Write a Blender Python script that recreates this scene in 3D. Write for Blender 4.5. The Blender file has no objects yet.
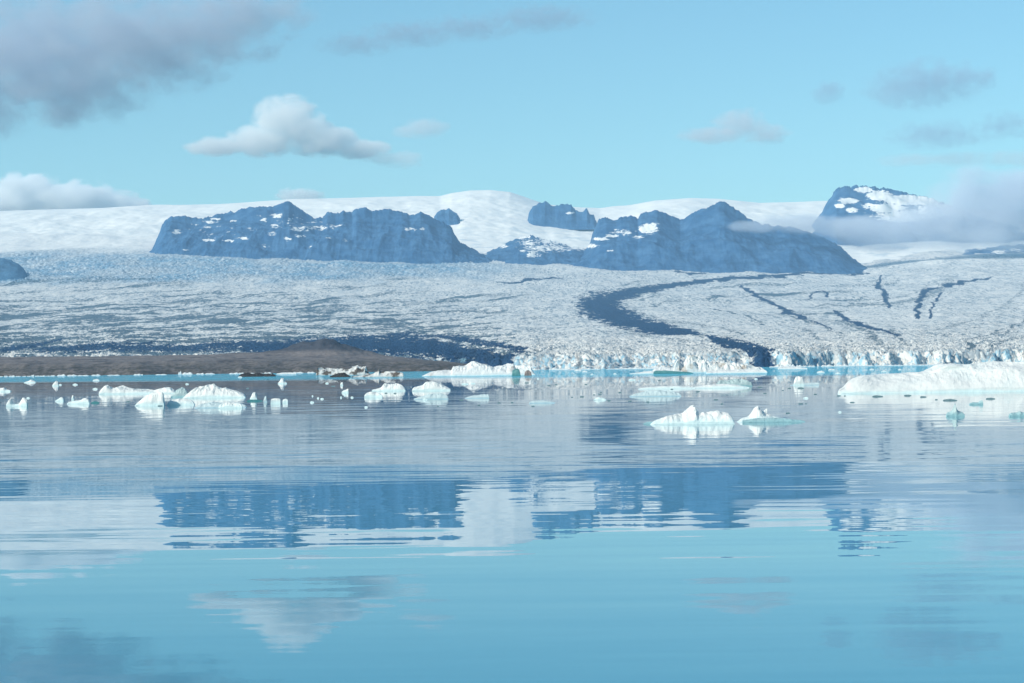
import bpy, bmesh, math, random
import numpy as np
from mathutils import Vector, Matrix

# ------------------------------------------------------------------ camera
W, H = 1024, 683
LENS = 70.0
FPX = W * LENS / 36.0
CAM_Z = 3.0
ROLL = math.atan(-0.0124)
PITCH = math.atan(27.15 / FPX)
C = bpy.context.scene.collection

F_ = np.array([0, math.cos(PITCH), math.sin(PITCH)])
U0 = np.array([0, -math.sin(PITCH), math.cos(PITCH)])
X0 = np.array([1.0, 0, 0])
R_ = X0 * math.cos(ROLL) + U0 * math.sin(ROLL)
U_ = -X0 * math.sin(ROLL) + U0 * math.cos(ROLL)

cam_d = bpy.data.cameras.new('camera')
cam = bpy.data.objects.new('camera', cam_d)
C.objects.link(cam)
cam_d.lens = LENS
cam_d.sensor_width = 36.0
cam_d.clip_start = 0.5
cam_d.clip_end = 120000
M = Matrix(((R_[0], U_[0], -F_[0], 0), (R_[1], U_[1], -F_[1], 0), (R_[2], U_[2], -F_[2], CAM_Z), (0, 0, 0, 1)))
cam.matrix_world = M
sc = bpy.context.scene
sc.camera = cam

# ------------------------------------------------------------------ light
SUN_AZ, SUN_EL = math.radians(238), math.radians(33)   # azimuth clockwise from +Y
world = bpy.data.worlds.new('World')
sc.world = world
world.use_nodes = True
nt = world.node_tree
for n in list(nt.nodes):
    nt.nodes.remove(n)
wo = nt.nodes.new('ShaderNodeOutputWorld')
bg = nt.nodes.new('ShaderNodeBackground')
sky = nt.nodes.new('ShaderNodeTexSky')
sky.sky_type = 'NISHITA'
sky.sun_disc = False
sky.sun_elevation = SUN_EL
sky.sun_rotation = SUN_AZ
sky.altitude = 50
sky.air_density = 1.0
sky.dust_density = 0.6
sky.ozone_density = 1.0
tint = nt.nodes.new('ShaderNodeMix')
tint.data_type = 'RGBA'
tint.blend_type = 'MULTIPLY'
tint.inputs[0].default_value = 1.0
tint.inputs[7].default_value = (0.67, 0.985, 1.0, 1)
nt.links.new(sky.outputs[0], tint.inputs[6])
nt.links.new(tint.outputs[2], bg.inputs[0])
nt.links.new(bg.outputs[0], wo.inputs[0])
bg.inputs[1].default_value = 0.126

sun_d = bpy.data.lights.new('sun', 'SUN')
sun_d.energy = 4.2
sun_d.angle = math.radians(0.5)
sun_d.color = (1.0, 0.92, 0.79)
sun = bpy.data.objects.new('sun', sun_d)
C.objects.link(sun)
to_sun = Vector((math.sin(SUN_AZ) * math.cos(SUN_EL), math.cos(SUN_AZ) * math.cos(SUN_EL), math.sin(SUN_EL)))
sun.rotation_euler = (-to_sun).to_track_quat('-Z', 'Y').to_euler()

sc.view_settings.view_transform = 'Standard'
sc.view_settings.look = 'None'
sc.view_settings.exposure = 0.18
sc.view_settings.gamma = 1.0
sc.render.engine = 'CYCLES'
sc.cycles.use_denoising = True
sc.cycles.max_bounces = 28
sc.cycles.volume_bounces = 24
sc.cycles.diffuse_bounces = 3
sc.cycles.glossy_bounces = 4
sc.cycles.volume_max_steps = 256
sc.cycles.transparent_max_bounces = 32
sc.cycles.sample_clamp_indirect = 4.0

# ------------------------------------------------------------------ helpers: projection
def ray(px, py):
    u = (np.asarray(px, float) - W / 2) / FPX
    v = (H / 2 - np.asarray(py, float)) / FPX
    d = [F_[i] + u * R_[i] + v * U_[i] for i in range(3)]
    return d[0] / d[1], d[2] / d[1]            # X per metre of depth, Z per metre of depth

def proj(X, Y, Z):
    Zr = Z - CAM_Z
    f = X * F_[0] + Y * F_[1] + Zr * F_[2]
    r = X * R_[0] + Y * R_[1] + Zr * R_[2]
    u = X * U_[0] + Y * U_[1] + Zr * U_[2]
    return W / 2 + FPX * r / f, H / 2 - FPX * u / f

# ------------------------------------------------------------------ helpers: noise
def _hash(ix, iy, seed):
    h = (ix.astype(np.int64) * 374761393 + iy.astype(np.int64) * 668265263 + seed * 974634777) & 0xFFFFFFFF
    h = ((h ^ (h >> 13)) * 1274126177) & 0xFFFFFFFF
    h = (h ^ (h >> 16)) & 0xFFFFFFFF
    return h

def noise2(x, y, seed=0):
    x = np.asarray(x, float); y = np.asarray(y, float)
    ix = np.floor(x); iy = np.floor(y)
    fx = x - ix; fy = y - iy
    ux = fx * fx * fx * (fx * (fx * 6 - 15) + 10)
    uy = fy * fy * fy * (fy * (fy * 6 - 15) + 10)
    def g(dx, dy):
        a = _hash(ix + dx, iy + dy, seed) * (2 * math.pi / 4294967296.0)
        return np.cos(a) * (fx - dx) + np.sin(a) * (fy - dy)
    a = g(0, 0); b = g(1, 0); c = g(0, 1); d = g(1, 1)
    return ((a + (b - a) * ux) + ((c + (d - c) * ux) - (a + (b - a) * ux)) * uy) * 1.5

def fbm(x, y, seed=0, octv=4, gain=0.5, lac=2.03):
    s = 0; a = 1.0; t = 0
    for i in range(octv):
        s = s + a * noise2(x, y, seed + i * 17); t += a
        x = x * lac + 13.7; y = y * lac + 7.1; a *= gain
    return s / t * 1.3

def ridged(x, y, seed=0, octv=4, gain=0.5, lac=2.1):
    s = 0; a = 1.0; t = 0
    for i in range(octv):
        s = s + a * (1 - 2 * np.abs(noise2(x, y, seed + i * 31))); t += a
        x = x * lac + 3.3; y = y * lac + 9.2; a *= gain
    return s / t

def sstep(a, b, x):
    t = np.clip((x - a) / (b - a), 0, 1)
    return t * t * (3 - 2 * t)

# ------------------------------------------------------------------ helpers: mesh + objects
def grid_mesh(name, X, Y, Z, attrs=None, smooth=True, close=False):
    nr, nc = X.shape
    me = bpy.data.meshes.new(name)
    co = np.stack([X, Y, Z], -1).reshape(-1, 3).astype(np.float32)
    i = np.arange(nr - 1)[:, None] * nc + np.arange(nc - 1)[None, :]
    q = np.stack([i, i + 1, i + nc + 1, i + nc], -1).reshape(-1, 4)
    me.vertices.add(len(co)); me.vertices.foreach_set('co', co.ravel())
    me.loops.add(q.size); me.loops.foreach_set('vertex_index', q.ravel().astype(np.int32))
    me.polygons.add(len(q))
    me.polygons.foreach_set('loop_start', (np.arange(len(q)) * 4).astype(np.int32))
    me.polygons.foreach_set('loop_total', np.full(len(q), 4, np.int32))
    me.polygons.foreach_set('use_smooth', np.full(len(q), smooth))
    me.update(calc_edges=True)
    for k, v in (attrs or {}).items():
        a = me.attributes.new(k, 'FLOAT', 'POINT')
        a.data.foreach_set('value', np.asarray(v, np.float32).ravel())
    if close:
        bm = bmesh.new(); bm.from_mesh(me)
        bmesh.ops.holes_fill(bm, edges=[e for e in bm.edges if e.is_boundary], sides=0)
        bm.to_mesh(me); bm.free()
    return me

def link(name, me, mat, loc=(0, 0, 0), parent=None):
    o = bpy.data.objects.new(name, me)
    o.location = loc
    if mat: me.materials.append(mat)
    C.objects.link(o)
    if parent: o.parent = parent
    return o

def structure(o):
    o['kind'] = 'structure'; return o

def tag(o, label, cat, group=None):
    o['label'] = label; o['category'] = cat
    if group: o['group'] = group
    return o

# ------------------------------------------------------------------ helpers: materials
class NT:
    def __init__(s, name):
        s.m = bpy.data.materials.new(name); s.m.use_nodes = True
        s.t = s.m.node_tree
        for n in list(s.t.nodes): s.t.nodes.remove(n)
        s.out = s.t.nodes.new('ShaderNodeOutputMaterial')
    def n(s, typ, **kw):
        nd = s.t.nodes.new(typ)
        for k, v in kw.items(): setattr(nd, k, v)
        return nd
    def l(s, a, b): s.t.links.new(a, b)
    def val(s, sock, v):
        if hasattr(v, 'is_linked') or isinstance(v, bpy.types.NodeSocket): s.l(v, sock)
        else: sock.default_value = v
    def math(s, op, a, b=None, clamp=False):
        nd = s.n('ShaderNodeMath', operation=op, use_clamp=clamp)
        s.val(nd.inputs[0], a)
        if b is not None: s.val(nd.inputs[1], b)
        return nd.outputs[0]
    def vmath(s, op, a, b=None, out=0):
        nd = s.n('ShaderNodeVectorMath', operation=op)
        s.val(nd.inputs[0], a)
        if b is not None: s.val(nd.inputs[1], b)
        return nd.outputs[out]
    def noise(s, vec, scale, detail=3, rough=0.5, color=False):
        nd = s.n('ShaderNodeTexNoise')
        s.l(vec, nd.inputs['Vector']); nd.inputs['Scale'].default_value = scale
        nd.inputs['Detail'].default_value = detail; nd.inputs['Roughness'].default_value = rough
        return nd.outputs['Color' if color else 'Fac']
    def ramp(s, fac, lo, hi):
        nd = s.n('ShaderNodeMapRange'); nd.clamp = True; nd.interpolation_type = 'SMOOTHSTEP'
        s.val(nd.inputs[0], fac); nd.inputs[1].default_value = lo; nd.inputs[2].default_value = hi
        return nd.outputs[0]
    def mix(s, fac, a, b):
        nd = s.n('ShaderNodeMix', data_type='RGBA')
        s.val(nd.inputs[0], fac)
        for k, v in ((6, a), (7, b)):
            if isinstance(v, tuple): nd.inputs[k].default_value = (*v[:3], 1)
            else: s.l(v, nd.inputs[k])
        return nd.outputs[2]
    def attr(s, name):
        nd = s.n('ShaderNodeAttribute', attribute_name=name); return nd.outputs['Fac']
    def pos(s): return s.n('ShaderNodeNewGeometry').outputs['Position']
    def obj(s): return s.n('ShaderNodeTexCoord').outputs['Object']
    def scaled(s, vec, sx, sy, sz):
        return s.vmath('MULTIPLY', vec, (sx, sy, sz))
    def bsdf(s, color, rough=0.8, spec=0.2, normal=None):
        p = s.n('ShaderNodeBsdfPrincipled')
        if isinstance(color, tuple): p.inputs['Base Color'].default_value = (*color[:3], 1)
        else: s.l(color, p.inputs['Base Color'])
        s.val(p.inputs['Roughness'], rough)
        p.inputs['Specular IOR Level'].default_value = spec
        if normal is not None: s.l(normal, p.inputs['Normal'])
        s.l(p.outputs[0], s.out.inputs[0])
        return p
    def bump(s, h, strength=0.5, dist=1.0):
        b = s.n('ShaderNodeBump'); b.inputs['Strength'].default_value = strength
        b.inputs['Distance'].default_value = dist; s.l(h, b.inputs['Height']); return b.outputs[0]

# ------------------------------------------------------------------ water
w = NT('lagoon_water')
P = w.pos()
sep = w.n('ShaderNodeSeparateXYZ'); w.l(P, sep.inputs[0])
def slopes(scale, sx, sy, detail=2):
    return w.vmath('SUBTRACT', w.noise(w.scaled(P, sx, sy, 1), scale, detail, 0.5, color=True), (0.5, 0.5, 0.5))
# fine ripples with long crests, broad lazy swell, patchy breeze
fine = slopes(1.0, 0.22, 1.6, 3)
swell = slopes(1.0, 0.045, 0.30, 3)
patch = w.ramp(w.noise(w.scaled(P, 0.004, 0.012, 1), 1.0, 3, 0.5), 0.38, 0.66)
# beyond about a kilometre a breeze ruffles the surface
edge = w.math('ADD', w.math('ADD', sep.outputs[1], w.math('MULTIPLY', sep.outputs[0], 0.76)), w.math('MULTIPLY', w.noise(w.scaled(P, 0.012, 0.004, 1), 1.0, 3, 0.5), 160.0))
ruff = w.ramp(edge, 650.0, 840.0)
cen = w.math('MULTIPLY_ADD', patch, 0.030)
w.t.nodes[-1].inputs[2].default_value = 0.016
ampf = w.math('ADD', cen, w.math('MULTIPLY', ruff, 1.5))
v1 = w.vmath('MULTIPLY', fine, (1, 1, 0))
sc1 = w.n('ShaderNodeVectorMath', operation='SCALE'); w.l(v1, sc1.inputs[0]); w.l(ampf, sc1.inputs['Scale'])
sc2 = w.n('ShaderNodeVectorMath', operation='SCALE'); w.l(w.vmath('MULTIPLY', swell, (1, 1, 0)), sc2.inputs[0]); sc2.inputs['Scale'].default_value = 0.019
nrm = w.vmath('NORMALIZE', w.vmath('ADD', w.vmath('ADD', sc1.outputs[0], sc2.outputs[0]), (0, 0, 1)))
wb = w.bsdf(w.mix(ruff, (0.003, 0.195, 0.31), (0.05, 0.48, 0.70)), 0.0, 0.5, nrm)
wb.inputs['IOR'].default_value = 1.333
wb.inputs['Coat Weight'].default_value = 0.15
wb.inputs['Coat Roughness'].default_value = 0.0
wb.inputs['Coat IOR'].default_value = 1.333
w.l(nrm, wb.inputs['Coat Normal'])
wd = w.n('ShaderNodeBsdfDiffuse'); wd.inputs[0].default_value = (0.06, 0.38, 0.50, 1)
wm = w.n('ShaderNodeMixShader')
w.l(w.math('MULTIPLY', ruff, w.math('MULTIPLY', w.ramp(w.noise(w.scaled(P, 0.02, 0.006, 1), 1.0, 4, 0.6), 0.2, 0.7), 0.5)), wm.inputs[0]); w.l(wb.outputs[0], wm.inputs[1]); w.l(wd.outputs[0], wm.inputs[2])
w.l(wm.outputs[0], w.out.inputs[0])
wx, wy0, wy1 = 11500, -150, 29000
me = bpy.data.meshes.new('lagoon_water')
me.from_pydata([(-wx, wy0, 0), (wx, wy0, 0), (wx, wy1, 0), (-wx, wy1, 0)], [], [(0, 1, 2, 3)])
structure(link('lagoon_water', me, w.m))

# ------------------------------------------------------------------ glacier
FOOT_X = [-400, 0, 150, 300, 450, 680, 860, 940, 1024, 1400]
FOOT_Y = [252, 252, 254, 259, 264, 270, 273, 264, 261, 258]
_ft = [ray(a, b) for a, b in zip(FOOT_X, FOOT_Y)]
_ftx = np.array([t[0] for t in _ft]); _fta = np.array([t[1] for t in _ft])
Y_FOOT = 18300.0
def front_Y(tx):
    px = 512 + tx * FPX
    return 4000 + 750 * (1 - sstep(430, 540, px)) + 120 * noise2(tx * 55, tx * 0 + 3.3, 5) + 60 * noise2(tx * 160, tx * 0 + 1.3, 6)
def glacier_a(tx, Y):
    A = np.interp(tx, _ftx, _fta)
    Y0 = front_Y(tx)
    a0 = 0.0036
    t = (Y - Y0) / (Y_FOOT - Y0)
    return a0 + (A - a0) * np.sign(t) * np.abs(t) ** 0.97
def glacier_z(tx, Y):
    return CAM_Z + glacier_a(tx, Y) * Y

def poly_dist(px, py, pts, wx_=0.5):
    """signed-ish: min over segments of dist/halfwidth, in picture-like surface coordinates"""
    best = np.full(px.shape, 1e9)
    for (x0, y0, w0), (x1, y1, w1) in zip(pts[:-1], pts[1:]):
        ax, ay = x0 * wx_, y0; bx, by = x1 * wx_, y1
        dx, dy = bx - ax, by - ay
        t = np.clip(((px * wx_ - ax) * dx + (py - ay) * dy) / (dx * dx + dy * dy + 1e-9), 0, 1)
        d = np.hypot(px * wx_ - ax - t * dx, py - ay - t * dy) / (w0 + (w1 - w0) * t)
        best = np.minimum(best, d)
    return best

MORAINES = [
    [(870, 273, .8), (800, 275, 1.2), (760, 277, 1.4), (720, 280, 1.7), (680, 284, 2.1), (650, 289, 3), (622, 295, 5), (602, 301, 8), (597, 305, 9),
     (606, 312, 9), (625, 320, 8), (645, 326, 7), (665, 331, 5), (690, 334, 2.5), (705, 336, 1)],
    [(708, 338, 1), (724, 343, 3.5), (740, 347, 4.5), (755, 352, 5), (766, 358, 4)],
    [(742, 285, .9), (745, 290, 1.8), (755, 295, 1.4), (765, 300, 1.8), (776, 305, 1.5), (786, 311, 2.4), (798, 316, 2.2), (812, 322, .8), (830, 330, .5)],
    [(809, 301, .9), (812, 295, .9), (821, 292, .9), (828, 297, .9)],
    [(834, 312, 1.5), (850, 321, 1.8), (870, 328, 2.2), (885, 333, 1.4), (902, 338, .8)],
    [(882, 277, .7), (878, 287, 1.8), (885, 295, 1.8), (889, 308, 1)],
    [(918, 318, 1.4), (918, 302, 1.6), (926, 291, 2.2), (950, 284, 1.7), (990, 278, .8)],
    [(930, 318, .8), (932, 304, .8), (940, 294, .8)],
    [(620, 306, .7), (628, 312, .8), (640, 318, .7)],
    [(500, 282, .8), (530, 280, 1), (560, 278, 1)],
    [(676, 272, 1), (690, 273.5, 1.6), (704, 273, 1)],
    [(0, 352, 3.5), (30, 347, 3), (62, 341, 1)],
    [(250, 350, 4), (310, 348, 7), (360, 347, 9), (410, 349, 10), (460, 354, 7), (505, 361, 4)],
    [(330, 339, 1.6), (380, 336, 2), (430, 337, 2.4), (480, 343, 2.5), (520, 352, 3)],
    [(40, 352, 3), (110, 349, 4), (180, 350, 5), (250, 347, 5), (320, 345, 6)],
]
ncol = 1240
txs = np.linspace(-0.33, 0.33, ncol)
rows = [0.0]
y = 0.0
YY = 3880.0
frac = []
while YY < 20600:
    frac.append(YY); YY += 2.5 if YY < 3960 else (5.0 if YY < 4200 else max(7.0, 0.00185 * YY - 1.0))
frac = np.array(frac) - 3880.0
TX, FR = np.meshgrid(txs, frac)
Y0g = front_Y(TX)
Yg = (Y0g - 50) + FR * (20600 - (Y0g - 50)) / frac[-1]
Xg = TX * Yg
Zs = glacier_z(TX, Yg)
PX, PY = proj(Xg, Yg, Zs)
# warped lookup so the bands wander
wob = fbm(Xg / 260, Yg / 900, 3, 3)
qx = PX + wob * 5; qy = PY + fbm(Xg / 150, Yg / 700, 8, 3) * 2.0
debris = np.zeros_like(Xg)
for mi, mpts in enumerate(MORAINES):
    xs = [p[0] for p in mpts]; ys = [p[1] for p in mpts]
    sel = (PX > min(xs) - 40) & (PX < max(xs) + 40) & (PY > min(ys) - 25) & (PY < max(ys) + 25)
    d = poly_dist(qx[sel], qy[sel], mpts) * (1.35 if 1 < mi < 11 else 1.0)
    brk = fbm(Xg[sel] / 45, Yg[sel] / 160, 40 + mi, 3) * (0.8 if mi in (0, 1, 11, 13, 14) else 0.5)
    soft = (0.85 if 1 < mi < 11 else 1.0) if mi not in (11, 13, 14) else 0.75
    debris[sel] = np.maximum(debris[sel], soft * sstep(1.7, 0.45, d + brk))
# flow-parallel dirt bands, heavy along the left margin
left = 1 - sstep(330, 620, PX)
bands = fbm(Xg / 260, Yg / 330 - Xg / 420, 21, 5, 0.62)
fineb = fbm(Xg / 70, Yg / 170, 23, 4, 0.6)
margin = (1 - sstep(480, 545, PX)) * sstep(318, 354, PY)
dirt = np.clip(sstep(-0.05 - 0.25 * left, 0.5, bands + 0.5 * fineb) * (0.34 + 0.80 * left) * sstep(280, 316, PY)
               + margin * (0.25 + 1.1 * np.clip(0.6 * bands + 0.8 * fineb + 0.12, 0, 1)), 0, 1)
icefall = (1 - sstep(440, 560, PX)) * sstep(285, 277, PY + fbm(Xg / 500, Yg / 1500, 33, 3) * 7 + (PX - 200) * 0.012) * (0.35 + 0.65 * sstep(250, 258, PY - np.clip(PX - 100, 0, 300) * 0.03))
# flow lines: parallel to the main medial moraine on the right, nearly level on the left
main = np.array(MORAINES[0] + MORAINES[1])
def raw_dist(px, py):
    best = np.full(px.shape, 1e9); along = np.zeros(px.shape); acc = 0.0
    for (x0, y0, w0), (x1, y1, w1) in zip(main[:-1], main[1:]):
        ax, ay, bx, by = x0 * .4, y0, x1 * .4, y1
        dx, dy = bx - ax, by - ay; L = math.hypot(dx, dy)
        t = np.clip(((px * .4 - ax) * dx + (py - ay) * dy) / (L * L + 1e-9), 0, 1)
        d = np.hypot(px * .4 - ax - t * dx, py - ay - t * dy)
        m_ = d < best
        best = np.where(m_, d, best); along = np.where(m_, acc + t * L, along); acc += L
    return best, along
rd, ral = raw_dist(PX, PY)
wl_ = 1 - sstep(480, 600, PX)
def flow_set(fs, fa):
    fs = fs + 2.2 * wob
    fl = sstep(-0.02, 0.30, fbm(fs / 5.0, fa / 55, 61, 4, 0.6)) * sstep(-0.3, 0.15, fbm(fs / 22, fa / 60, 63, 2))
    th = sstep(0.45, 0.75, ridged(fs / 9.0, fa / 160, 65, 2)) * sstep(-0.2, 0.2, fbm(fs / 15, fa / 40, 66, 2))
    return fl, th
f1, t1 = flow_set(rd, ral)
f2, t2 = flow_set(PY + 0.07 * (PX - 300) + 60, PX * 0.4)
east = sstep(560, 640, PX)
f1 = f1 * east; t1 = t1 * east
flow = f1 * (1 - wl_) + f2 * wl_
thin = t1 * (1 - wl_) + t2 * wl_
dirt = np.clip(np.maximum(dirt, (0.75 * flow + 0.6 * thin) * (0.85 + 0.15 * left) * sstep(266, 288, PY) * sstep(366, 340, PY)), 0, 1)
# relief: crevassed seracs, strongest near the front and in the icefall
Dn = (Yg - Y0g)
cr1 = ridged(Xg / 58, Yg / 44, 11, 3)
cr2 = ridged(Xg / 19 + cr1, Yg / 22, 12, 2)
big = fbm(Xg / 420, Yg / 900, 14, 4)
amp = 4.5 + 4.0 * np.exp(-Dn / 900) + 9.5 * sstep(5500, 500, Dn) + 16 * icefall
neve = sstep(256, 246, PY + 4 * fbm(Xg / 700, Yg / 900, 81, 3))
relief = amp * (1 - 0.8 * neve) * (0.8 * (cr1 - 0.35) + 0.6 * (cr2 - 0.3)) + big * (8 + Dn * 0.0009)
steep = sstep(740, 800, PX)
Dc = Dn + 18 * noise2(Xg / 17, Yg / 50, 19) + 14 * noise2(Xg / 60, Yg / 50, 29) + 16 * (ridged(Xg / 13, Zs / 9, 20, 2) - .3) + 7 * noise2(Xg / 5, Yg / 9, 27)
crop = sstep(-45, 50 + 170 * (1 - steep), Dc)
Zg = -6 + (Zs + 6 + relief * sstep(-60, 20, Dn)) * crop + 6 * (cr2 - 0.3) * np.exp(-(Dn / 90) ** 2) * sstep(-58, -20, Dc) * (1.3 - steep)
gm = NT('glacier_ice')
P = gm.pos()
deb = gm.attr('debris'); drt = gm.attr('dirt'); ifl = gm.attr('icefall')
n1 = gm.noise(gm.scaled(P, 0.6, 0.35, 1), 0.085, 5, 0.65)
n2 = gm.noise(gm.scaled(P, 1, 0.3, 1), 0.012, 4, 0.6)
n3 = gm.noise(gm.scaled(P, 1, 0.25, 1), 0.022, 4, 0.65)
spk = gm.ramp(n1, 0.53, 0.63)
c = gm.mix(gm.ramp(n2, 0.3, 0.7), (0.74, 0.72, 0.675), (0.57, 0.59, 0.585))
big = gm.ramp(gm.noise(gm.scaled(P, 1, 0.5, 1), 0.0022, 4, 0.6), 0.34, 0.6)
ifl = gm.math('MULTIPLY', ifl, gm.math('ADD', 0.45, gm.math('MULTIPLY', big, 0.55)))
c = gm.mix(gm.math('MULTIPLY', ifl, 0.9), c, (0.15, 0.30, 0.43))
c = gm.mix(gm.math('MULTIPLY', gm.math('MULTIPLY', gm.ramp(n3, 0.5, 0.62), ifl), 0.7), c, (0.68, 0.72, 0.73))
n6 = gm.noise(gm.scaled(P, 1, 0.13, 0.3), 0.05, 5, 0.68)
zone = gm.ramp(gm.noise(gm.scaled(P, 1, 0.35, 1), 0.004, 3, 0.6), 0.32, 0.6)
spk = gm.math('MAXIMUM', spk, gm.math('MULTIPLY', gm.ramp(n6, 0.51, 0.59), 0.95))
spk = gm.math('MULTIPLY', spk, gm.math('ADD', 0.3, gm.math('MULTIPLY', zone, 0.7)))
spk = gm.math('MULTIPLY', spk, gm.math('SUBTRACT', 1.0, gm.math('MULTIPLY', ifl, 0.6)))
c = gm.mix(gm.math('MULTIPLY', spk, 0.8), c, (0.09, 0.16, 0.22))
dd = gm.ramp(gm.math('ADD', drt, gm.math('MULTIPLY', gm.math('SUBTRACT', n1, 0.5), 2.2)), 0.35, 0.75)
c = gm.mix(gm.math('MULTIPLY', dd, 0.9), c, (0.040, 0.088, 0.13))
gs = gm.n('ShaderNodeSeparateXYZ'); gm.l(P, gs.inputs[0])
n4 = gm.noise(gm.scaled(P, 1, 0.3, 0.25), 0.11, 3, 0.6)
wall = gm.math('MULTIPLY', gm.math('SUBTRACT', 1.0, gm.ramp(gs.outputs[2], 22.0, 36.0)), gm.ramp(n4, 0.5, 0.6))
c = gm.mix(gm.math('MULTIPLY', wall, 0.75), c, (0.22, 0.44, 0.56))
brk = gm.ramp(gm.math('ADD', deb, gm.math('MULTIPLY', gm.math('SUBTRACT', n1, 0.5), 2.4)), 0.30, 0.62)
c = gm.mix(brk, c, (0.010, 0.042, 0.105))
c = gm.mix(gm.math('MULTIPLY', gm.attr('neve'), gm.math('SUBTRACT', 0.95, gm.math('MULTIPLY', gm.ramp(gm.noise(gm.scaled(P, 0.25, 1, 1), 0.004, 4, 0.6), 0.5, 0.7), 0.3))), c, (0.84, 0.82, 0.77))
gm.bsdf(c, 0.75, 0.25)
structure(link('glacier', grid_mesh('glacier', Xg, Yg, Zg, dict(debris=debris, dirt=dirt, icefall=icefall, neve=neve)), gm.m))

# ------------------------------------------------------------------ ice cap behind
CREST = [(-400, 212), (0, 211), (100, 208), (150, 205.5), (220, 204), (300, 199), (380, 197), (440, 196), (452, 193), (470, 190.5), (490, 190),
         (510, 192), (525, 197), (545, 204), (570, 207), (600, 208), (630, 205), (655, 200.5), (690, 198), (720, 199), (760, 203), (800, 202), (830, 201), (900, 206), (1024, 212), (1400, 214)]
_cx = np.array([ray(*p)[0] for p in CREST]); _ca = np.array([ray(*p)[1] for p in CREST])
YB0, YB1 = 19500.0, 27500.0
ncol = 900; nrow = 300
txs = np.linspace(-0.32, 0.32, ncol); vv = np.linspace(0, 1.06, nrow)
TX, V = np.meshgrid(txs, vv)
Yc = YB0 + (YB1 - YB0) * V
Xc = TX * Yc
a0 = np.interp(TX, _ftx, _fta) + 0.002
a1 = np.interp(TX, _cx, _ca)
Vc = np.clip(V, 0, 1)
ac = a0 + (a1 - a0) * np.sin(Vc * math.pi / 2) ** 1.0
ac = np.where(V > 1, a1 - (V - 1) * 0.06, ac)
Zc = CAM_Z + ac * Yc
env = np.sin(np.clip(V, 0, 1) * math.pi) ** 0.7
Zc = Zc + env * (fbm(Xc / 900, Yc / 1500, 51, 5) * 60 + ridged(Xc / 260, Yc / 240, 52, 3) * 9 * sstep(0.8, 0.2, V))
PX, PY = proj(Xc, Yc, Zc)
crev = sstep(0.1, 0.5, fbm(Xc / 300, Yc / 260, 54, 4)) * np.maximum(sstep(222, 246, PY), 0.55 * np.exp(-((PX - 480) / 55) ** 2) * sstep(205, 232, PY))
im = NT('snow_cap'); P = im.pos()
n1 = im.noise(P, 0.006, 4, 0.6)
c = im.mix(im.ramp(n1, 0.35, 0.7), (0.88, 0.86, 0.80), (0.82, 0.81, 0.77))
c = im.mix(im.math('MULTIPLY', im.attr('crevasse'), 0.55), c, (0.30, 0.42, 0.52))
im.bsdf(c, 0.8, 0.2)
structure(link('ice_cap', grid_mesh('ice_cap', Xc, Yc, Zc, dict(crevasse=crev)), im.m))

# ------------------------------------------------------------------ mountains
def rock_mat(name, dark, light, snow=(0.80, 0.80, 0.77)):
    r = NT(name); P = r.pos()
    n1 = r.noise(P, 0.008, 7, 0.62)
    n2 = r.noise(r.scaled(P, 1, 1, 5), 0.006, 4, 0.6)
    c = r.mix(r.ramp(n1, 0.35, 0.7), dark, light)
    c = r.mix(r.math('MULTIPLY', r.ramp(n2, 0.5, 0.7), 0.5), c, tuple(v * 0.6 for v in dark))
    n3 = r.noise(r.scaled(P, 0.7, 0.5, 1.3), 0.032, 5, 0.65)
    s = r.ramp(r.math('ADD', r.attr('snow'), r.math('MULTIPLY', r.math('SUBTRACT', n3, 0.5), 2.4)), 0.55, 0.7)
    c = r.mix(s, c, snow)
    r.bsdf(c, 0.9, 0.15, r.bump(n1, 0.35, 20.0))
    return r.m
basalt = rock_mat('basalt', (0.021, 0.084, 0.20), (0.060, 0.148, 0.285))

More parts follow.
